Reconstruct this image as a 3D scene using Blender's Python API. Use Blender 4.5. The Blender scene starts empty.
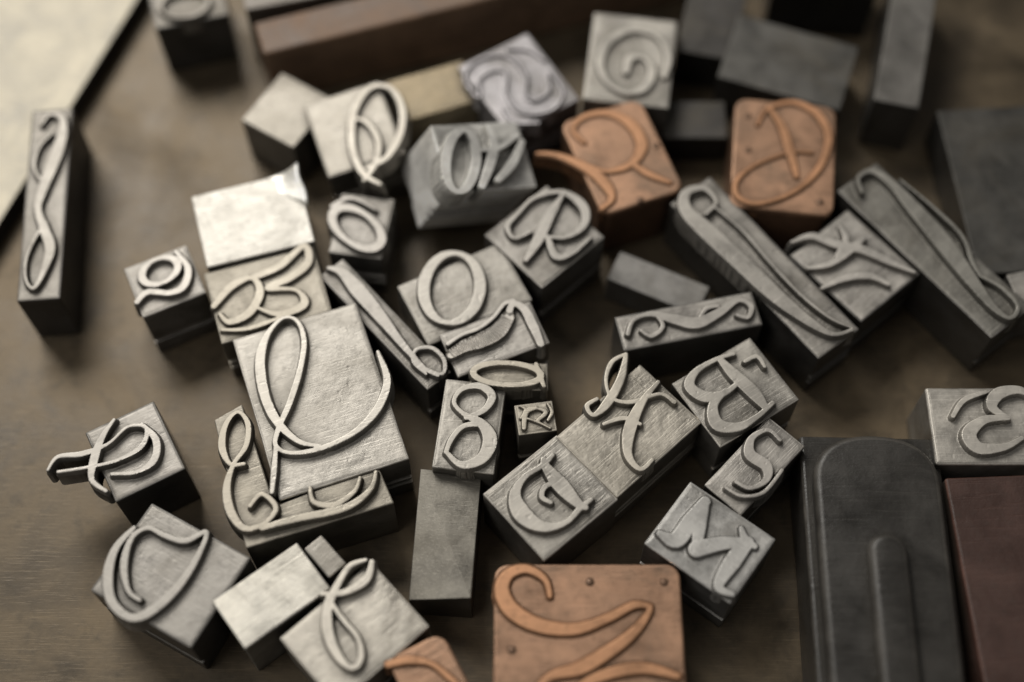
import bpy, bmesh, math, random
import numpy as np
from mathutils import Vector, Matrix
random.seed(4); RNG=np.random.default_rng(7)
CM=0.01
F=1422.2; TH=math.radians(27); HC=36.0
CT,ST=math.cos(TH),math.sin(TH)
scene=bpy.context.scene
col=scene.collection

# ---------- materials ----------
def nodes(m):
    m.use_nodes=True; nt=m.node_tree; nt.nodes.clear(); return nt
def N(nt,t,**k):
    n=nt.nodes.new(t)
    for a,b in k.items(): setattr(n,a,b)
    return n
def make_mat(name,base=None,metal=0.5,rough=0.5,dirt_shade=(0.03,0.026,0.02),dirt_amt=0.4,scale=1.0,bump=0.25,gain=1.0,ao=True,scratch=True,mott=0.25,aoamt=0.88,aod=.003,tarn=0.0,tarnc=(.10,.088,.068),sscale=None):
    m=bpy.data.materials.new(name); nt=nodes(m); L=nt.links.new
    out=N(nt,'ShaderNodeOutputMaterial'); p=N(nt,'ShaderNodeBsdfPrincipled')
    L(p.outputs[0],out.inputs[0])
    tc=N(nt,'ShaderNodeTexCoord'); oi=N(nt,'ShaderNodeObjectInfo')
    add=N(nt,'ShaderNodeVectorMath',operation='ADD')
    mul=N(nt,'ShaderNodeMath',operation='MULTIPLY'); mul.inputs[1].default_value=3.0
    L(oi.outputs['Random'],mul.inputs[0]); L(tc.outputs['Object'],add.inputs[0]); L(mul.outputs[0],add.inputs[1])
    def noise(sc,det=6,ro=0.6,dist=0.0):
        n=N(nt,'ShaderNodeTexNoise'); n.inputs['Scale'].default_value=sc*scale; n.inputs['Detail'].default_value=det
        n.inputs['Roughness'].default_value=ro; n.inputs['Distortion'].default_value=dist
        L(add.outputs[0],n.inputs['Vector']); return n
    n1=noise(75,8,0.62,0.5); n2=noise(380,6,0.65); n3=noise(1500,4,0.6); n4=noise(33,6,.6,1.0)
    if base is None: bc=oi.outputs['Color']
    else:
        rgb=N(nt,'ShaderNodeRGB'); rgb.outputs[0].default_value=(*base,1); bc=rgb.outputs[0]
    g=N(nt,'ShaderNodeMapRange'); g.inputs[1].default_value=0.3; g.inputs[2].default_value=0.7
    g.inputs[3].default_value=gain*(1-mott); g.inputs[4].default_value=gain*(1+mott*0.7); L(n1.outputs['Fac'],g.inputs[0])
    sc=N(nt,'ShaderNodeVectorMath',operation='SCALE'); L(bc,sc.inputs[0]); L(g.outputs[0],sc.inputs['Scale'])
    r=N(nt,'ShaderNodeMapRange'); r.inputs[1].default_value=0.52; r.inputs[2].default_value=0.78; r.inputs[4].default_value=dirt_amt
    L(n2.outputs['Fac'],r.inputs[0])
    mx=N(nt,'ShaderNodeMix',data_type='RGBA'); L(r.outputs[0],mx.inputs[0]); L(sc.outputs[0],mx.inputs[6]); mx.inputs[7].default_value=(*dirt_shade,1)
    colout=mx.outputs[2]
    if tarn:
        r4=N(nt,'ShaderNodeMapRange'); r4.inputs[1].default_value=0.48; r4.inputs[2].default_value=0.66; r4.inputs[4].default_value=tarn
        L(n4.outputs['Fac'],r4.inputs[0])
        m4=N(nt,'ShaderNodeMix',data_type='RGBA'); L(r4.outputs[0],m4.inputs[0]); L(colout,m4.inputs[6]); m4.inputs[7].default_value=(*tarnc,1)
        colout=m4.outputs[2]
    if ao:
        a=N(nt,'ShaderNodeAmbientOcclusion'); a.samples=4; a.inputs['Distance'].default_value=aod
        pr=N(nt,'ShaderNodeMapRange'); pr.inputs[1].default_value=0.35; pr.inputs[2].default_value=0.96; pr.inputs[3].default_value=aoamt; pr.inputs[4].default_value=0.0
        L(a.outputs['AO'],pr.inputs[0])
        m2=N(nt,'ShaderNodeMix',data_type='RGBA'); L(pr.outputs[0],m2.inputs[0]); L(colout,m2.inputs[6]); m2.inputs[7].default_value=(*dirt_shade,1)  # recess shade painted into the base colour through the AO node
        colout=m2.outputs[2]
    h=N(nt,'ShaderNodeMath',operation='MULTIPLY_ADD'); h.inputs[1].default_value=0.4
    L(n3.outputs['Fac'],h.inputs[0]); L(n2.outputs['Fac'],h.inputs[2]); ho=h.outputs[0]
    if scratch:
        for rot,thr in(((0.2,0.3,0.6),.59),((0.1,-0.2,-0.9),.61),((0.1,0.1,1.5),.64)):
            mp=N(nt,'ShaderNodeMapping'); mp.inputs['Rotation'].default_value=rot; mp.inputs['Scale'].default_value=(1.0,30.0,30.0)
            L(add.outputs[0],mp.inputs[0]); ns=N(nt,'ShaderNodeTexNoise'); ns.inputs['Scale'].default_value=100*(sscale or scale); ns.inputs['Detail'].default_value=2
            L(mp.outputs[0],ns.inputs['Vector'])
            th=N(nt,'ShaderNodeMapRange'); th.inputs[1].default_value=thr; th.inputs[2].default_value=thr+.1; th.inputs[4].default_value=1.0
            L(ns.outputs['Fac'],th.inputs[0])
            h2=N(nt,'ShaderNodeMath',operation='MULTIPLY_ADD'); h2.inputs[1].default_value=-0.4
            L(th.outputs[0],h2.inputs[0]); L(ho,h2.inputs[2]); ho=h2.outputs[0]
            sm=N(nt,'ShaderNodeMath',operation='MULTIPLY'); sm.inputs[1].default_value=.3; L(th.outputs[0],sm.inputs[0])
            m3=N(nt,'ShaderNodeMix',data_type='RGBA'); L(sm.outputs[0],m3.inputs[0]); L(colout,m3.inputs[6])
            br=N(nt,'ShaderNodeVectorMath',operation='SCALE'); L(bc,br.inputs[0]); br.inputs['Scale'].default_value=1.5*gain
            L(br.outputs[0],m3.inputs[7]); colout=m3.outputs[2]
    L(colout,p.inputs['Base Color'])
    p.inputs['Metallic'].default_value=metal
    rr=N(nt,'ShaderNodeMapRange'); rr.inputs[1].default_value=0.3; rr.inputs[2].default_value=0.7; rr.inputs[3].default_value=rough-0.12; rr.inputs[4].default_value=rough+0.15
    L(n1.outputs['Fac'],rr.inputs[0]); L(rr.outputs[0],p.inputs['Roughness'])
    b=N(nt,'ShaderNodeBump'); b.inputs['Strength'].default_value=bump; b.inputs['Distance'].default_value=0.0005
    L(ho,b.inputs['Height']); L(b.outputs[0],p.inputs['Normal'])
    return m
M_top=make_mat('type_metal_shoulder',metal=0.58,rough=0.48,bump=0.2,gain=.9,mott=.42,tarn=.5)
M_side=make_mat('type_metal_tarnished_shaded_side',metal=0.6,rough=0.42,gain=0.42,bump=0.15,mott=.45,tarn=.3,tarnc=(.05,.043,.034))  # tarnish plus painted shade: side faces darkened in colour
M_let=make_mat('type_metal_letter_face',metal=0.55,rough=0.48,gain=1.06,bump=0.08,dirt_amt=0.35,ao=False,mott=0.3,scratch=True)
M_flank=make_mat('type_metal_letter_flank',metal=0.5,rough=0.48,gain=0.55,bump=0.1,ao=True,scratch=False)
M_edge=make_mat('type_metal_worn_glint_edge',metal=0.75,rough=0.34,gain=1.4,bump=0.12,dirt_amt=0.5,ao=False,mott=0.55,scratch=False)  # bright wear, with bevel highlights also painted into the colour
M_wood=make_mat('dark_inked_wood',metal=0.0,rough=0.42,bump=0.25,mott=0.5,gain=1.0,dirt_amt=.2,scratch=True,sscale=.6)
M_wedge=make_mat('worn_wood_edge',metal=0.0,rough=0.45,bump=0.3,mott=0.6,gain=1.8,dirt_amt=.3,scratch=False,ao=False)
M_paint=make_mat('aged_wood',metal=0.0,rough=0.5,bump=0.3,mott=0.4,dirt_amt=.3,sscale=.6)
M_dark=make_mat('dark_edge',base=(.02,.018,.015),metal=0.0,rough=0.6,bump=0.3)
M_table=make_mat('stained_metal_table',base=(0.118,0.089,0.055),metal=0.45,rough=0.48,scale=0.5,bump=0.12,dirt_amt=0.6,mott=0.65,ao=False,scratch=True,sscale=1.1,tarn=.6,tarnc=(.040,.031,.021))

# ---------- projection of traced outlines onto real planes ----------
def ray(px,py):
    dx=(px-512)/F; dy=-(py-341)/F
    return Vector((dx,dy*CT+ST,dy*ST-CT))
C0=Vector((0,0,HC))
def hit(px,py,P,n):
    d=ray(px,py); return C0+d*((P-C0).dot(n)/d.dot(n))
UP=Vector((0,0,1))

def frame(quad,height,zbase=0.0,tilt=(0,0)):
    Rt=Matrix.Rotation(math.radians(tilt[0]),3,'X')@Matrix.Rotation(math.radians(tilt[1]),3,'Y')
    n=Rt@UP
    cx=sum(q[0] for q in quad)/4; cy=sum(q[1] for q in quad)/4
    zt=zbase+height
    for it in range(6):
        P=hit(cx,cy,Vector((0,0,zt)),UP)
        ps=[hit(q[0],q[1],P,n) for q in quad]
        ex=Rt@Vector((1,0,0)); ey=Rt@Vector((0,1,0))
        q2=[Vector(((p-P).dot(ex),(p-P).dot(ey))) for p in ps]
        c=sum(q2,Vector((0,0)))/4
        u=(q2[1]-q2[0])+(q2[2]-q2[3]); v=(q2[3]-q2[0])+(q2[2]-q2[1])
        w,d=u.length/2,v.length/2
        y0=-v.normalized(); un=(u.normalized()+Vector((y0.y,-y0.x))).normalized(); vn=Vector((-un.y,un.x))
        O=P+ex*c.x+ey*c.y
        U=ex*un.x+ey*un.y; V=ex*vn.x+ey*vn.y
        mz=min((O+U*(sx*w/2)+V*(sy*d/2)-n*height).z for sx in(-1,1) for sy in(-1,1))
        if abs(mz-zbase)<1e-4: break
        zt+=zbase-mz
    R=Matrix((U,V,n)).transposed()
    return O,R,w,d,n

def link(o): col.objects.link(o); return o
def finish(name,bm,mats,smooth=False):
    for v in bm.verts: v.co*=CM
    me=bpy.data.meshes.new(name); bm.to_mesh(me); bm.free()
    for m in mats: me.materials.append(m)
    for p in me.polygons: p.use_smooth=smooth
    o=bpy.data.objects.new(name,me); return link(o)

def body_bm(w,d,h,nicks=0,bev=0.035,foot=True,ridge=0):
    pr=[(-d/2,0)]
    for k in range(nicks):
        z=h*0.28+k*0.3
        for a in range(5):
            t=math.pi*a/4
            pr.append((-d/2+0.09*math.sin(t)+(0.0 if a in(0,4) else 0.01),z+0.1-0.1*math.cos(t)))
    pr+=[(-d/2,h),(d/2,h),(d/2,0)]
    if foot and d>0.6: pr+=[(d*0.15,0),(d*0.12,0.08),(-d*0.12,0.08),(-d*0.15,0)]
    bm=bmesh.new()
    a=[bm.verts.new((-w/2,y,z)) for y,z in pr]; b=[bm.verts.new((w/2,y,z)) for y,z in pr]
    bm.faces.new(a); bm.faces.new(b[::-1])
    n=len(pr)
    for i in range(n):
        f=bm.faces.new((a[i],b[i],b[(i+1)%n],a[(i+1)%n]))
        if ridge and pr[i][1]==h and pr[(i+1)%n][1]==h:
            fl,fr,br,bl=a[i],b[i],b[(i+1)%n],a[(i+1)%n]
            bm.faces.remove(f); bm.faces.new((bl,fr,br)); bm.faces.new((fl,fr,bl)); fl.co.z-=ridge; br.co.z-=ridge*.25
    bmesh.ops.recalc_face_normals(bm,faces=bm.faces)
    es=[e for e in bm.edges if len(e.link_faces)==2 and e.calc_face_angle(0)>(1.2 if not ridge else 0.9)]
    bmesh.ops.bevel(bm,geom=es,offset=bev,segments=3,affect='EDGES',profile=0.5,clamp_overlap=True)
    return bm
def poly_bm(pts,z0,z1,bev=0.035,seg=3):
    bm=bmesh.new()
    a=[bm.verts.new((x,y,z0)) for x,y in pts]; b=[bm.verts.new((x,y,z1)) for x,y in pts]
    bm.faces.new(a[::-1]); bm.faces.new(b); n=len(pts)
    for i in range(n): bm.faces.new((a[i],a[(i+1)%n],b[(i+1)%n],b[i]))
    bmesh.ops.recalc_face_normals(bm,faces=bm.faces)
    if bev>0:
        es=[e for e in bm.edges if e.calc_face_angle(0)>1.0]
        bmesh.ops.bevel(bm,geom=es,offset=bev,segments=seg,affect='EDGES',profile=0.5,clamp_overlap=True)
    return bm
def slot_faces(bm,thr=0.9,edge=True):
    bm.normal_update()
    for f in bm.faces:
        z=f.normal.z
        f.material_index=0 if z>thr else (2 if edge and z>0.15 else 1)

def catmull(pts,closed,k=7):
    n=len(pts); out=[]
    rng=n if closed else n-1
    for i in range(rng):
        if closed: p=[pts[(i+j-1)%n] for j in range(4)]
        else: p=[pts[max(0,min(n-1,i+j-1))] for j in range(4)]
        for s in range(k):
            t=s/k
            out.append(tuple(0.5*((2*p[1][c])+(-p[0][c]+p[2][c])*t+(2*p[0][c]-5*p[1][c]+4*p[2][c]-p[3][c])*t*t+(-p[0][c]+3*p[1][c]-3*p[2][c]+p[3][c])*t**3) for c in range(3)))
    out.append(out[0] if closed else pts[-1])
    return out
def vnoise(X,Y,cell):
    gx=(X-X.min())/cell; gy=(Y-Y.min())/cell
    G=RNG.random((int(gx.max())+3,int(gy.max())+3))*2-1
    i=gx.astype(int); j=gy.astype(int); u=gx-i; v=gy-j; u=u*u*(3-2*u); v=v*v*(3-2*v)
    return (G[i,j]*(1-u)+G[i+1,j]*u)*(1-v)+(G[i,j+1]*(1-u)+G[i+1,j+1]*u)*v

def relief_mesh(lines,W,D,h,lh,flank,res=0.016,pad=True,rough=1.0):
    """cast relief: flat printing face, sloped beard running down into the shoulder skin"""
    A=np.concatenate([np.array(l[0]) for l in lines])
    m=flank+0.16
    x0,y0=A[:,0].min()-A[:,2].max()-m,A[:,1].min()-A[:,2].max()-m
    x1,y1=A[:,0].max()+A[:,2].max()+m,A[:,1].max()+A[:,2].max()+m
    if pad: x0=min(x0,-W/2);x1=max(x1,W/2);y0=min(y0,-D/2);y1=max(y1,D/2)
    nx=int((x1-x0)/res)+2; ny=int((y1-y0)/res)+2
    X,Y=np.meshgrid(x0+np.arange(nx)*res,y0+np.arange(ny)*res,indexing='ij')
    S=np.full((nx,ny),9.0); RB=np.zeros((nx,ny))
    for pts,rib in lines:
        acc=0.0
        for a,b in zip(pts[:-1],pts[1:]):
            r=max(a[2],b[2])+flank+0.3
            i0=max(0,int((min(a[0],b[0])-r-x0)/res)); i1=min(nx,int((max(a[0],b[0])+r-x0)/res)+2)
            j0=max(0,int((min(a[1],b[1])-r-y0)/res)); j1=min(ny,int((max(a[1],b[1])+r-y0)/res)+2)
            gx=X[i0:i1,j0:j1]-a[0]; gy=Y[i0:i1,j0:j1]-a[1]
            dx,dy=b[0]-a[0],b[1]-a[1]; L2=dx*dx+dy*dy+1e-9
            t=np.clip((gx*dx+gy*dy)/L2,0,1)
            d=np.hypot(gx-t*dx,gy-t*dy)-(a[2]+(b[2]-a[2])*t)
            sub=S[i0:i1,j0:j1]; msk=d<sub
            sub[msk]=d[msk]
            if rib:
                rb=RB[i0:i1,j0:j1]; v=0.5+0.5*np.cos((acc+t*math.sqrt(L2))*2*math.pi/rib); rb[msk]=v[msk]*0.75+.001
            else: RB[i0:i1,j0:j1][msk]=0
            acc+=math.sqrt(L2)
    S=S+0.004*vnoise(X,Y,.3)+0.002*vnoise(X,Y,.08)
    k=np.clip(S/flank,0,1)
    Z=lh*(1-k)
    Z=Z-0.004*np.clip(vnoise(X,Y,.8),-1,1)*(1-k)-0.02*np.clip(vnoise(X,Y,.12)-.75,0,1)*(1-k)
    Z=Z-RB*lh*0.45*(S<-.005)
    inb=(np.abs(X)<W/2-0.035)&(np.abs(Y)<D/2-0.035)
    Z=np.where(S>flank,np.where(inb,-0.04,-0.45),Z)
    lim=flank+res*1.6
    gxs,gys=np.gradient(S,res)
    gn=np.hypot(gxs,gys)+1e-6
    keepv=S<lim
    if pad:
        eb=np.minimum(W/2-0.03-np.abs(X),D/2-0.03-np.abs(Y))
        skin=0.010+0.022*np.exp(-np.clip(S,0,5)/0.06)+rough*(0.0035*vnoise(X,Y,.6)+0.0014*vnoise(X,Y,.14)+0.0008*vnoise(X,Y,.05))
        pits=-0.03*np.clip(vnoise(X,Y,.15)-.78,0,1)
        skin=(skin+pits)*np.clip(eb/0.08,0,1)-0.02*(eb<0.012)
        skin=np.where(eb>0,skin,-0.02)
        ins=eb>-res
        Z=np.where(ins,np.where(S>flank,skin,np.maximum(Z,0)+np.clip(skin,0,1)*k),Z)
        over=np.where(ins,0,np.clip(S-(flank+0.012),0,None)); keepv=keepv|ins
    else: over=np.clip(S-(flank+0.012),0,None)
    over=np.minimum(over,res*2)
    Xo=X-gxs/gn*over; Yo=Y-gys/gn*over
    near=np.abs(S)<res*0.5
    Xo=np.where(near,X-gxs/gn*S,Xo); Yo=np.where(near,Y-gys/gn*S,Yo); Z=np.where(near,lh-0.002,Z)
    kf=keepv[:-1,:-1]&keepv[1:,:-1]&keepv[:-1,1:]&keepv[1:,1:]
    idx=np.full((nx,ny),-1,dtype=int)
    use=np.zeros((nx,ny),bool); use[:-1,:-1]|=kf; use[1:,:-1]|=kf; use[:-1,1:]|=kf; use[1:,1:]|=kf
    idx[use]=np.arange(use.sum())
    V=np.stack([Xo[use],Yo[use],Z[use]+h],1)*CM
    ii,jj=np.nonzero(kf)
    Fc=np.stack([idx[ii,jj],idx[ii+1,jj],idx[ii+1,jj+1],idx[ii,jj+1]],1)
    sm=(S[ii,jj]+S[ii+1,jj]+S[ii+1,jj+1]+S[ii,jj+1])/4
    me=bpy.data.meshes.new('raised_letter'); me.from_pydata(V.tolist(),[],Fc.tolist())
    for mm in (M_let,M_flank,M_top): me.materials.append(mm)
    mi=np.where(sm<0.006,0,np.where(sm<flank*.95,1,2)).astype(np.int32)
    me.polygons.foreach_set('material_index',mi)
    me.polygons.foreach_set('use_smooth',(sm>flank*1.1)|(sm<-.012))
    me.update()
    return link(bpy.data.objects.new('raised_letter',me))

def E(cx,cy,rx,ry,rot=0,w=None,thick=None,n=12):
    r=math.radians(rot); o=[]
    for i in range(n):
        a=2*math.pi*i/n; x=rx*math.cos(a); y=ry*math.sin(a)
        q=[cx+x*math.cos(r)-y*math.sin(r),cy+x*math.sin(r)+y*math.cos(r)]
        if w: q.append(w*(1+(thick or 0)*abs(math.cos(a))))
        o.append(tuple(q))
    return ('c',o)
def outline(pts,ws,lw):
    L_,R_=[],[]
    for i,(p,hw) in enumerate(zip(pts,ws)):
        a=pts[max(0,i-1)]; b=pts[min(len(pts)-1,i+1)]
        t=Vector((b[0]-a[0],b[1]-a[1])).normalized(); nn=(-t.y,t.x)
        L_.append((p[0]+nn[0]*hw,p[1]+nn[1]*hw,lw)); R_.append((p[0]-nn[0]*hw,p[1]-nn[1]*hw,lw))
    return ('c',L_+R_[::-1])
def AX(cx,cy,rx,ry,ux,uy,pts):
    """points given along a block's own right/up axes"""
    return [(cx+a*rx+b*ux,cy+a*ry+b*uy,w) for a,b,w in pts]

def place(top,O,R,h):
    base=O-(R@UP)*h
    top.matrix_world=Matrix.Translation(base*CM)@R.to_4x4()
def child(o,par,colr):
    o.parent=par; o.color=(*colr,1)
def type_block(quad,strokes,label,colr=(.42,.385,.33),letcol=None,h=2.12,zbase=0,tilt=(0,0),nicks=None,lh=0.19,w=5,poly=None,copper=False,bev=0.035,flank=0.05,side=None,nails=(),nib=0.5,con=0.62,gw=1.3,mir=False,polish=False,thin=.84,rough=1.0):
    h=h+random.uniform(-.03,.03)
    if nicks is None: nicks=random.choice([0,1,2,1])
    v=random.uniform(.84,1.12); colr=tuple(c*v for c in colr)
    O,R,W,D,n=frame(quad,h,zbase,tilt)
    e=bpy.data.objects.new('copper_type_block' if copper else 'metal_type_block',None); link(e)
    e.empty_display_size=0.005
    place(e,O,R,h)
    Ri=R.transposed()
    def loc(px,py,hh):
        P=O+n*hh; q=Ri@(hit(px,py,P,n)-O); return q.x,q.y
    hb=h-0.16 if copper else h
    def rounded(W,D,r):
        pts=[]
        for sx,sy,a0 in((1,1,0),(-1,1,90),(-1,-1,180),(1,-1,270)):
            for k in range(6):
                a=math.radians(a0+k*18); pts.append((sx*(W/2-r)+r*math.cos(a),sy*(D/2-r)+r*math.sin(a)))
        return pts
    if poly: bm=poly_bm([loc(x,y,0) for x,y in poly],0,hb,bev)
    elif copper: bm=poly_bm(rounded(W-.04,D-.04,.3),0,hb,bev)
    else: bm=body_bm(W,D,h,nicks,bev)
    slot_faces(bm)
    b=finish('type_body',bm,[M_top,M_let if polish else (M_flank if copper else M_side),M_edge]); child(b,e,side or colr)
    if copper:
        bm=poly_bm(rounded(W,D,.36),hb-0.01,h,0.06,3); slot_faces(bm)
        pl=finish('copper_plate',bm,[M_top,M_flank,M_edge]); child(pl,e,colr)
        for (px,py) in nails:
            x,y=loc(px,py,0)
            bm=bmesh.new(); bmesh.ops.create_cone(bm,cap_ends=True,segments=14,radius1=0.13,radius2=0.08,depth=0.05,matrix=Matrix.Translation((x,y,h+0.005)))
            q=finish('nail_head',bm,[M_flank],True); child(q,e,tuple(c*.75 for c in colr))
    if strokes:
        pxs=(HC-h)/CT/F; lines=[]
        for s in strokes:
            closed=False; sw=w; rib=0
            if isinstance(s,tuple) and s[0]=='c': closed=True; s=s[1]
            elif isinstance(s,tuple) and s[0]=='rib': rib=s[1]; s=s[2]
            elif isinstance(s,tuple): sw=s[0]; s=s[1]
            m=len(s); pts=[]
            for j,q in enumerate(s):
                if len(q)>2: ww=q[2]*(0.48+0.05*q[2])*thin
                else:
                    a=s[j-1] if (j>0 or closed) else s[0]; b=s[(j+1)%m] if (j<m-1 or closed) else s[-1]
                    ang=math.atan2(b[1]-a[1],b[0]-a[0])
                    ww=sw*gw*(1-con+con*abs(math.sin(ang-nib)))*(1.0 if closed or 0<j<m-1 else 0.7)*thin
                x,y=loc(q[0],q[1],lh*.9)
                pts.append((-x if mir else x,y,ww*pxs/2))
            P=catmull(pts,closed); P=[(a,b,max(.019,c)) for a,b,c in P]
            lines.append((P,rib))
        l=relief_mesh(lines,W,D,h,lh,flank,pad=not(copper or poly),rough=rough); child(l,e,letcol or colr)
    e['label']=label; e['category']='type block'; e['group']='loose printing type blocks'
    return e
def spacer(quad,label,colr,h=1.9,zbase=0,tilt=(0,0),nicks=0,name='spacing_block',mats=None,cat='metal block',bev=0.035,ridge=0):
    h=h+random.uniform(-.02,.02)
    O,R,W,D,n=frame(quad,h,zbase,tilt)
    bm=body_bm(W,D,h,nicks,bev,ridge=ridge); slot_faces(bm,.9 if not ridge else .7,edge=(not mats or len(mats)>2) and not ridge)
    o=finish(name,bm,mats or [M_top,M_side,M_edge]); o.color=(*colr,1); place(o,O,R,h)
    o['label']=label; o['category']=cat
    o['_wd']=(W,D,h)
    return o

LG=(.51,.48,.43); MG=(.42,.395,.36); DG=(.20,.19,.175); BR=(.66,.64,.59); TN=(.46,.42,.35); OR=(.48,.285,.18); ORL=(.47,.25,.135); VG=(.44,.42,.43)
CS=(.32,.18,.11)

# ---------- the pile ----------
type_block([(31,112),(72,107),(61,300),(18,300)],[[(42,124,5),(50,114,6),(62,118,9),(62,136,12),(54,160,14),(44,186,12),(38,208,9),(44,228,11),(50,248,12),(44,270,9),(34,288,6),(26,280,5),(26,260,5),(34,240,5),(46,222,4)],[(52,134,4),(40,146,5),(34,166,5),(42,182,5)]],'long dark metal type block with a raised looped script letter',(.27,.255,.23),letcol=(.30,.28,.25),side=(.15,.14,.13))
type_block([(140,-25),(215,-30),(232,15),(160,26)],[E(184,4,24,13,-8)],'dark metal type block with a round raised letter',(.26,.24,.21),side=DG)
type_block([(308,105),(378,80),(404,150),(325,182)],[(7,[(380,184),(362,172),(352,145),(354,112),(370,88),(390,88),(402,108),(400,135),(386,158),(366,168)]),(6,[(350,118),(366,122),(378,140),(376,162),(364,180)])],'grey metal type block leaning, looped script letter on its edge',(.41,.38,.33),tilt=(4,-3),nib=0)
spacer([(284,73),(330,98),(296,150),(240,118)],'blank pale grey metal block beside the script type',(.38,.35,.30))
spacer([(386,82),(462,60),(480,100),(400,122)],'blank tarnished olive brown metal block',(.32,.26,.17),h=1.9)
cs=[(498,101),(514,113),(534,110),(543,97),(533,84),(513,76),(505,62),(517,49),(537,46),(552,58)]
type_block([(461,70),(528,28),(577,102),(508,134)],[outline(cs,[2,6,8,9,8,8,9,8,6,2],3.2),[(484,90,3),(479,74,5),(487,58,4)],[(556,82,3),(565,96,5),(556,114,4)]],'silvery grey type block with an ornate outlined script capital',VG,lh=.12,flank=.025,con=.2,mir=True,thin=.9)
type_block([(595,14),(678,20),(668,109),(582,98)],[(8,[(626,72),(630,58),(644,58),(652,72),(644,88),(624,92),(606,80),(600,60),(610,40),(632,30),(656,36),(668,56),(664,76)])],'pale grey square type block with a raised spiral letter',LG,lh=.14)
type_block([(436,128),(520,119),(530,178),(448,202)],[E(461,161,15,31,6,7,.5),(8,[(488,126),(494,144),(490,164),(482,186)]),(5,[(476,150),(498,148),(518,135)]),(7,[(498,180),(512,164),(522,142)])],'polished silver type block tipped on its edge, shiny raised letters',(.40,.38,.34),letcol=(.88,.86,.81),h=2.3,tilt=(4,25),side=(.98,.96,.91),polish=True,lh=.3,flank=.03,rough=.4,thin=1)
type_block([(345,192),(385,200),(390,262),(326,250)],[E(357,228,28,16,35,8,.4),(6,[(332,206),(352,198),(376,210)])],'dark metal type block with an oval raised letter',MG,h=1.9)
nb=spacer([(194,197),(298,170),(312,238),(205,272)],'bright blank silvery metal block with a torn raised corner',(.66,.635,.58),h=2.2)
W,D,hh=nb['_wd']
bm=bmesh.new(); rows=[]
for i in range(13):
    t=i/12; r=[]
    for j in range(10):
        s=j/9
        x=W/2-.95+1.02*t+0.04*math.sin(s*7+t*3); y=D/2+.03-1.25*s*(0.3+.7*t)
        z=hh-.03+0.42*t*t*(1-.7*s)+0.015*math.sin(t*7+s*6)
        r.append(bm.verts.new((x,y,z)))
    rows.append(r)
for i in range(12):
    for j in range(9): bm.faces.new((rows[i][j],rows[i][j+1],rows[i+1][j+1],rows[i+1][j]))
rim=[rows[i][0] for i in range(13)]+[rows[12][j] for j in range(1,10)]+[rows[i][9] for i in range(11,-1,-1)]+[rows[0][j] for j in range(8,0,-1)]
lo=[bm.verts.new((v.co.x,v.co.y,hh-.08)) for v in rim]
for i in range(len(rim)):
    j=(i+1)%len(rim); bm.faces.new((rim[i],rim[j],lo[j],lo[i]))
bmesh.ops.recalc_face_normals(bm,faces=bm.faces)
tc_=finish('raised_torn_corner',bm,[M_edge],True); child(tc_,nb,(.66,.64,.59)); tc_['label']='shiny raised torn metal corner'
type_block([(207,275),(312,242),(332,312),(219,346)],[(8,[(214,306),(232,286),(252,278),(260,292),(250,312),(230,322),(220,314)]),(8,[(252,278),(280,266),(304,246),(308,262),(290,278),(268,288),(296,290),(304,304),(280,314),(258,308)]),(5,[(222,330),(250,328),(290,314)])],'tan grey type block with a raised mirrored script letter',TN,h=2.05,lh=.14)
type_block([(123,268),(186,246),(207,292),(143,318)],[E(160,271,19,12,-25,6,.6),(7,[(176,252),(188,268),(184,286),(170,293),(148,292),(137,302)])],'small grey type block with a raised script letter a',MG,nicks=1)
type_block([(319,274),(344,260),(450,370),(428,392)],[[(329,268,6),(342,272,11),(358,290,15),(380,316,13),(404,346,9),(424,368,6),(438,376,4)],[(424,368,5),(442,374,5),(444,360,6),(432,348,6),(416,350,5),(414,362,6),(426,374,4)]],'narrow metal type block with a long swash letter',MG,h=2.0)
type_block([(398,288),(500,240),(531,300),(428,346)],[E(452,288,28,35,10,8,.6)],'grey type block with a large oval raised letter',LG,h=2.05)
type_block([(441,338),(528,298),(552,346),(456,374)],[('rib',.08,[(451,354,10),(465,346,12),(482,340,14),(498,331,14),(508,317,12)]),[(508,316,8),(513,304,7),(524,309,9),(533,325,10),(541,344,8)],[(448,344,5),(462,335,5),(480,328,5),(494,317,5),(504,304,5),(513,301,6)]],'grey type block with a ribbed angular raised letter',MG,h=2.15,flank=.03,thin=1.0)
type_block([(472,364),(546,362),(550,392),(468,388)],[E(507,374,34,11,3,7,.2),(6,[(536,364),(540,376),(544,386)])],'small pale metal type block with a flat oval letter',TN)
type_block([(515,406),(552,400),(557,430),(518,436)],[(5,[(524,428),(526,412),(536,408)]),(4,[(526,418),(538,422),(550,428)]),(4,[(536,408),(546,412),(538,420)]),(3,[(520,406),(526,410),(521,418)]),(3,[(548,404),(552,412),(548,420)])],'tiny metal type block with a dense ornate letter',TN,lh=.11,flank=.025,bev=.02)
type_block([(446,378),(503,386),(497,476),(432,466)],[[(446,452,6),(462,465,9),(482,458,12),(490,440,14),(482,424,11),(464,414,7),(454,402,6),(462,389,7),(480,386,9),(492,396,10),(484,410,8),(466,418,6)],[(482,424,8),(464,426,7),(452,438,7),(446,452,6)]],'pebbled grey type block with a rounded double looped raised letter',LG,rough=2)
type_block([(233,338),(352,305),(414,458),(278,500)],[[(320,446,5),(298,441,7),(276,420,10),(264,392,11),(260,360,11),(268,334,8),(284,318,5),(298,322,6),(304,342,7),(300,370,8),(290,402,8),(278,430,7),(276,446,6),(292,453,6),(322,448,7),(355,432,8),(378,408,10),(387,380,9),(378,352,5)],(5,[(276,446),(274,470),(272,492)])],'large square pale metal type block with a tall looped letter',LG,h=2.2,lh=.22)
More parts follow.
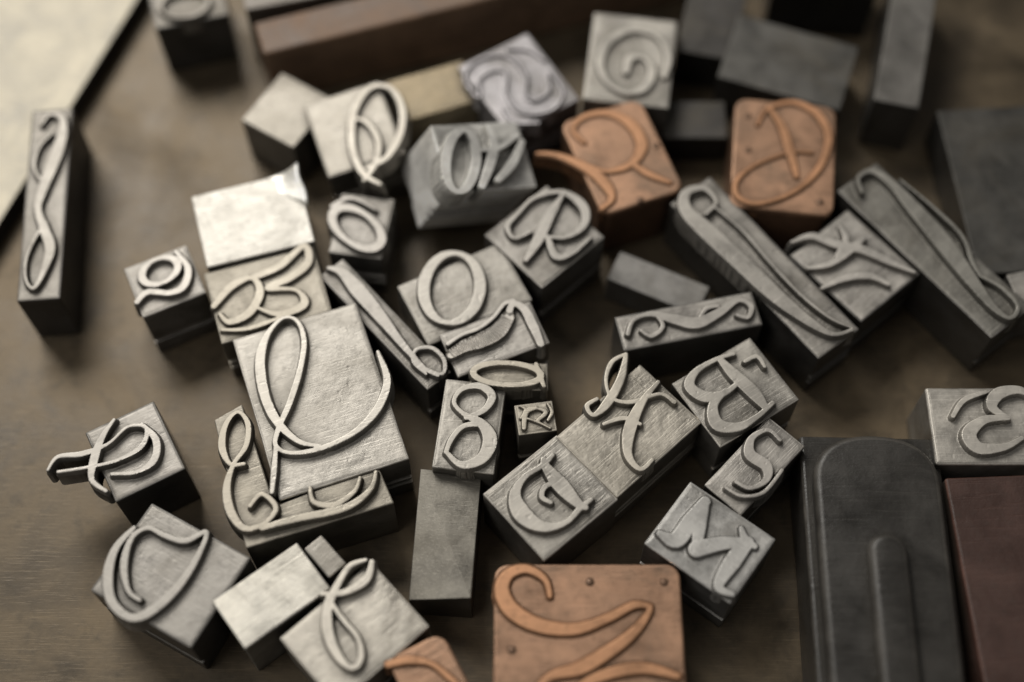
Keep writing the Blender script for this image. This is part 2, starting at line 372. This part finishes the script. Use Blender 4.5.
type_block([(215,418),(345,375),(394,503),(246,548)],[[(244,464,5),(230,464,6),(222,446,9),(226,424,7),(238,412,5),(248,424,7),(246,446,7),(234,464,6),(227,486,9),(230,510,10),(244,528,8),(264,524,6),(276,508,7),(262,494,6),(250,506,5)],[(262,528,7),(300,518,9),(345,508,9),(370,490,7),(376,472,5)],[(310,488,5),(314,502,7),(334,505,8),(354,492,6),(360,478,5)]],'notched pale metal type block hugging the big square one, curly letter',TN,poly=[(214,420),(242,404),(275,506),(378,466),(394,503),(246,548)],lh=.22)
type_block([(80,426),(150,412),(192,464),(118,502)],[[(48,470,5),(58,457,6),(82,454,8),(108,444,5),(128,427,5),(146,428,6),(142,446,7),(118,460,5),(90,467,5),(58,472,5)],[(114,420,5),(102,438,8),(94,460,10),(92,480,7),(106,491,5)],[(142,424,5),(156,440,9),(154,460,9),(136,472,6),(112,474,5)]],'metal type block with a sprawling kerned script letter',MG,side=DG,lh=.22)
type_block([(152,502),(248,557),(192,652),(92,588)],[[(140,600,5),(128,590,6),(124,564,9),(132,538,7),(148,528,6),(166,536,7),(186,541,7),(206,532,6),(200,552,7),(182,582,9),(156,608,10),(132,618,9),(112,602,10),(108,575,11),(116,548,9),(134,528,6)]],'dark grey type block with a raised open looped letter',(.28,.265,.24),letcol=(.35,.33,.30),side=DG,lh=.22)
spacer([(212,602),(298,541),(328,588),(246,650)],'bright blank pale metal block lying among the type',(.66,.63,.56),h=2.2)
spacer([(302,548),(322,536),(346,562),(330,578)],'small blank grey metal spacing block',LG,h=2.0)
type_block([(278,640),(372,560),(429,628),(338,704)],[[(366,560,5),(350,566,7),(338,584,8),(328,606,10),(328,632,11),(338,656,9),(352,668,6),(361,658,7),(358,638,6),(342,618,6),(328,598,5)],(6,[(322,594),(345,592),(366,580),(372,562)])],'pale metal type block with a slender looped script letter',(.52,.485,.425),lh=.22)
type_block([(384,652),(436,643),(486,694),(420,730)],[(8,[(388,664),(410,660),(432,664),(450,678),(466,692)])],'small copper faced type block with a curl',OR,letcol=ORL,copper=True,h=2.1,side=CS,lh=.09,thin=1)
type_block([(497,565),(678,563),(690,722),(490,724)],[[(550,596,5),(545,579,7),(527,569,9),(509,574,11),(502,590,13),(512,610,14),(538,625,13),(575,629,11),(608,618,9),(634,605,8),(650,606,6)],[(536,690,6),(552,676,9),(580,668,12),(608,652,12),(632,634,10),(648,614,7),(650,606,6)],[(566,698,6),(596,678,10),(640,668,11),(678,676,7)]],'pinkish copper faced type block with rounded corners and script letter',OR,letcol=ORL,copper=True,side=CS,h=2.2,lh=.09,flank=.08,nails=[(590,582),(512,650),(664,582)],thin=.85)
spacer([(420,469),(479,472),(473,600),(408,592)],'dull grey metal block with a diagonal ridge across its face',(.30,.28,.24),h=1.75,bev=.02,ridge=.55)
def DD(p): return AX(549,496,.786,-.618,-.658,-.753,p)
type_block([(483,493),(558,434),(616,498),(545,564)],[DD([(20,32,7),(17,24,10),(16,0,14),(17,-24,10),(20,-32,7)]),DD([(30,-29,5),(16,-29,7),(-6,-31,7),(-25,-20,11),(-32,2,15),(-25,22,11),(-6,30,7),(16,28,7),(30,30,5)]),DD([(16,4,5),(4,10,6),(-6,4,6),(-3,-6,5)])],'square grey type block with a raised serifed mirrored letter D',LG,thin=.92)
type_block([(556,435),(640,366),(702,420),(617,500)],[[(626,354,5),(621,378,9),(608,402,10),(594,415,6),(587,406,6),(597,399,5)],[(626,354,5),(612,362,6),(606,380,5),(612,398,5),(632,402,6),(660,394,5),(674,402,6)],[(658,382,5),(642,402,9),(630,428,12),(628,454,9),(640,469,6),(652,460,5)],[(604,424,5),(624,418,6),(640,424,5)]],'square pebbled metal type block with a raised script letter H',(.46,.425,.365),rough=2,thin=.92)
type_block([(673,385),(750,335),(798,400),(720,448)],[[(712,366,8),(722,382,12),(734,404,13),(746,420,8)],[(700,374,5),(712,362,6),(732,350,8),(750,350,11),(756,366,12),(746,380,8),(730,388,6)],[(742,381,7),(762,376,10),(780,386,13),(776,404,10),(758,416,7),(738,424,6)],[(704,386,5),(694,394,6),(702,404,5)]],'grey metal type block with a bold raised mirrored script letter B',LG,nicks=1,mir=True,thin=.92)
type_block([(705,485),(768,416),(805,446),(741,516)],[[(780,440,5),(768,430,6),(752,438,8),(750,454,12),(766,466,12),(766,480,8),(750,488,6),(736,482,5)],[(726,488,4),(742,496,5),(764,492,5),(782,470,5)]],'grey metal type block with a small script letter s',MG)
type_block([(690,479),(776,541),(730,603),(645,545)],[[(652,538,6),(664,548,9),(682,528,13),(696,507,11)],[(696,507,8),(704,532,12),(706,556,13)],[(706,556,9),(726,546,11),(750,532,9)],[(750,532,10),(736,552,13),(722,572,13),(734,585,7)],[(690,502,6),(700,508,8),(712,508,5)]],'dull grey type block with a thick slanted raised letter M',(.40,.39,.37),lh=.12,nicks=1,flank=.06,mir=True,thin=1.0)
type_block([(616,318),(750,290),(765,326),(622,350)],[[(628,334,6),(634,320,6),(652,314,8),(674,319,12),(697,323,13),(720,312,10),(738,300,7),(751,306,7),(748,317,6),(737,315,5)],[(656,314,5),(663,326,6),(652,336,6),(642,331,5)],[(697,323,5),(706,309,6),(718,306,5)]],'wide low metal type block with a flowing horizontal curl',MG,side=DG,lh=.16)
spacer([(622,253),(712,286),(698,308),(602,284)],'low dull grey metal spacing block on the table',(.26,.25,.235),h=1.2)
type_block([(488,236),(546,182),(603,238),(541,290)],[[(562,196,6),(550,216,11),(538,240,12),(526,260,6)],[(518,214,5),(534,198,6),(562,192,8),(583,206,11),(584,225,9),(566,237,6),(544,236,5)],[(548,238,7),(556,256,10),(572,253,7),(590,238,5)],[(518,214,5),(508,226,7),(514,238,5),(530,232,5)]],'mottled grey type block with an intricate looped letter',MG)
type_block([(560,114),(640,106),(684,180),(602,225)],[[(538,153,5),(558,155,8),(584,166,11),(604,182,12),(612,198,8),(602,208,6)],[(584,142,5),(573,129,6),(585,116,7),(610,113,9),(632,125,12),(642,145,12),(632,163,9),(608,171,6),(588,165,5)],[(632,163,7),(650,174,9),(670,182,5)]],'pinkish copper faced type block with a rounded looping letter',OR,letcol=ORL,copper=True,side=CS,h=2.2,nails=[(656,146),(640,200)],lh=.07,flank=.07)
type_block([(737,99),(838,106),(832,216),(728,206)],[[(758,124,4),(768,108,5),(794,102,7),(818,114,9),(829,138,9),(819,168,8),(793,192,6),(758,203,6),(738,196,7),(737,180,6),(756,164,5),(790,152,4),(812,152,4)],[(768,106,5),(782,126,9),(790,150,10),(797,176,6)]],'square copper faced type block with a looped script letter',OR,letcol=ORL,copper=True,side=CS,h=2.2,nails=[(748,116),(820,202),(748,150)],flank=.06,lh=.08,thin=.9)
type_block([(667,202),(710,180),(860,326),(821,360)],[[(706,214,5),(716,202,5),(704,188,8),(686,193,11),(686,210,14),(706,230,17),(738,260,17),(772,292,16),(804,318,12),(832,334,7),(852,330,5)],(5,[(716,208),(744,232),(770,262),(800,294),(830,318),(852,328)])],'long dark grey type block with an elongated swash letter',(.33,.31,.28),side=DG,lh=.22)
type_block([(785,252),(848,216),(924,270),(862,322)],[[(792,242,5),(812,236,9),(836,244,11),(864,250,11),(890,262,9),(914,272,5)],[(808,268,5),(830,264,8),(850,250,10),(864,238,6)],[(822,288,5),(846,278,9),(870,276,9),(888,284,6)],[(840,226,5),(846,240,8),(838,256,8)]],'grey metal type block with a raised script letter F',MG,h=2.0,side=DG)
type_block([(838,190),(879,161),(1028,308),(992,340)],[[(862,192,5),(858,178,6),(872,171,8),(892,184,11),(914,208,15),(938,236,17),(958,262,16),(976,286,13),(994,308,9),(1010,318,6),(1018,306,6),(1002,288,6),(980,276,5)],(5,[(900,180),(932,206),(962,236),(972,262),(980,276)])],'very long grey type block with a double looped swash letter',(.33,.315,.28),side=DG,lh=.22)
type_block([(934,396),(1040,380),(1046,458),(930,470)],[[(1036,398,8),(1018,390,10),(998,394,13),(992,407,11),(1008,418,6)],[(1008,418,7),(984,420,10),(969,434,14),(979,448,13),(1004,447,9),(1022,438,6)],[(986,392,5),(964,400,7),(953,416,6)]],'pale grey type block with a bold reversed curl',LG,bev=.09)
# wood type
def wood_type():
    quad=[(806,437),(938,437),(972,720),(812,720)]
    h=1.8; O,R,W,D,n=frame(quad,h)
    e=bpy.data.objects.new('wood_type_block',None); link(e); place(e,O,R,h); Ri=R.transposed()
    bm=body_bm(W,D,h,0,.1); slot_faces(bm); b=finish('type_body',bm,[M_wood,M_wood,M_wedge]); child(b,e,(.03,.027,.023))
    def loc(px,py):
        q=Ri@(hit(px,py,O+n*.4,n)-O); return q.x,q.y
    hw=W/2-0.2; pts=[(-hw,-D/2+.1)]
    cy=D/2-0.14-hw*.85
    for k in range(25):
        a=math.pi*(1-k/24); pts.append((hw*math.copysign(abs(math.cos(a))**.85,math.cos(a)),cy+hw*.85*math.sin(a)**.85))
    pts.append((hw,-D/2+.1))
    bm=poly_bm(pts,h-.02,h+.52,.2,7)
    sx,sy=loc(892,538); r=.5; q=[(-r,-D/2+.14)]+[(r*math.cos(math.pi*(1-k/12)),sy-r+r*math.sin(math.pi*(1-k/12))) for k in range(13)]+[(r,-D/2+.14)]
    b2=poly_bm(q,h+.45,h+.9,.28,6)
    me=bpy.data.meshes.new('tmp'); b2.to_mesh(me); bm.from_mesh(me); bpy.data.meshes.remove(me)
    slot_faces(bm,.97)
    l=finish('raised_letter',bm,[M_wood,M_wood,M_wedge],True); child(l,e,(.032,.029,.025))
    e['label']='large black inked wooden type block with a round topped letter'; e['category']='type block'; e['group']='loose printing type blocks'
wood_type()
PW=[M_paint,M_paint,M_wedge]
spacer([(946,482),(1044,470),(1075,720),(992,724)],'dark red brown wooden block standing at the edge',(.055,.027,.02),h=2.1,name='wooden_block',mats=PW,cat='wooden block',bev=.07)
# background pieces
spacer([(238,-26),(420,-56),(424,-30),(247,16)],'dull grey metal bar behind the wooden strip',(.22,.2,.18),h=2.5,name='metal_bar',cat='metal bar')
spacer([(250,20),(700,-82),(714,-46),(264,42)],'long worn brown wooden strip behind the type',(.18,.112,.07),h=2.4,name='wooden_strip',mats=PW,cat='wooden strip',bev=.07)
spacer([(906,-40),(950,-40),(910,108),(866,96)],'long dull grey metal bar lying out of focus',(.19,.18,.165),h=2.2,name='metal_bar',cat='metal bar')
spacer([(740,14),(862,48),(838,106),(716,80)],'blank dark grey metal block out of focus',(.12,.115,.105),h=1.7)
spacer([(690,-30),(755,-20),(728,60),(680,50)],'blank dark metal block beside the spiral letter',(.075,.07,.065),h=1.6)
spacer([(655,98),(728,104),(724,140),(672,136)],'small dark metal block between copper faced blocks',(.07,.065,.06),h=1.2)
spacer([(946,116),(1050,100),(1060,262),(972,280)],'large blank dark grey metal block',(.09,.086,.078),h=1.6)
spacer([(770,-60),(880,-60),(870,-5),(775,-10)],'dark metal block at the back of the pile',(.06,.06,.06),h=2.0)
spacer([(1004,276),(1060,262),(1075,300),(1024,306)],'small grey metal block at the table edge',MG,h=2.0)
spacer([(-176,-283),(176,-110),(-40,330),(-392,157)],'thin pale cream wooden board with a dark edge',(.66,.60,.47),h=.7,name='wooden_board',mats=[M_paint,M_dark],cat='board',bev=.05)
for o in bpy.data.objects:
    if '_wd' in o: del o['_wd']

# table
bm=bmesh.new(); bmesh.ops.create_grid(bm,x_segments=4,y_segments=4,size=60)
t=finish('table_top',bm,[M_table]); t.location=(0,.15,0); t['kind']='structure'; t['label']='stained brown metal table top'

# ---------- light ----------
w=bpy.data.worlds.new('World'); scene.world=w; w.use_nodes=True
bg=w.node_tree.nodes['Background']; bg.inputs[0].default_value=(1.0,0.975,.94,1); bg.inputs[1].default_value=0.12
def area(name,loc,target,size,power,colr):
    l=bpy.data.lights.new(name,'AREA'); l.shape='RECTANGLE'; l.size=size[0]; l.size_y=size[1]; l.energy=power; l.color=colr
    o=bpy.data.objects.new(name,l); link(o); o.location=loc
    o.rotation_euler=(Vector(target)-Vector(loc)).to_track_quat('-Z','Y').to_euler()
area('window_light',(-.5,1.0,1.1),(-.04,.15,0),(.68,.55),17,(1,.965,.905))
area('room_light',(-.6,-.1,1.0),(0,.16,0),(.6,.6),2.8,(1,.965,.91))

# ---------- camera ----------
cam=bpy.data.cameras.new('camera'); co=bpy.data.objects.new('camera',cam); link(co)
co.location=(0,0,HC*CM); co.rotation_euler=(TH,0,0)
cam.lens=50; cam.sensor_width=36; cam.clip_start=.01; cam.clip_end=50
cam.dof.use_dof=True; cam.dof.aperture_fstop=2.8
f=hit(500,430,Vector((0,0,2.2)),UP)
cam.dof.focus_distance=abs((f-C0).dot(Vector((0,ST,-CT))))*CM
scene.camera=co
scene.view_settings.view_transform='Standard'; scene.view_settings.look='None'; scene.view_settings.exposure=0
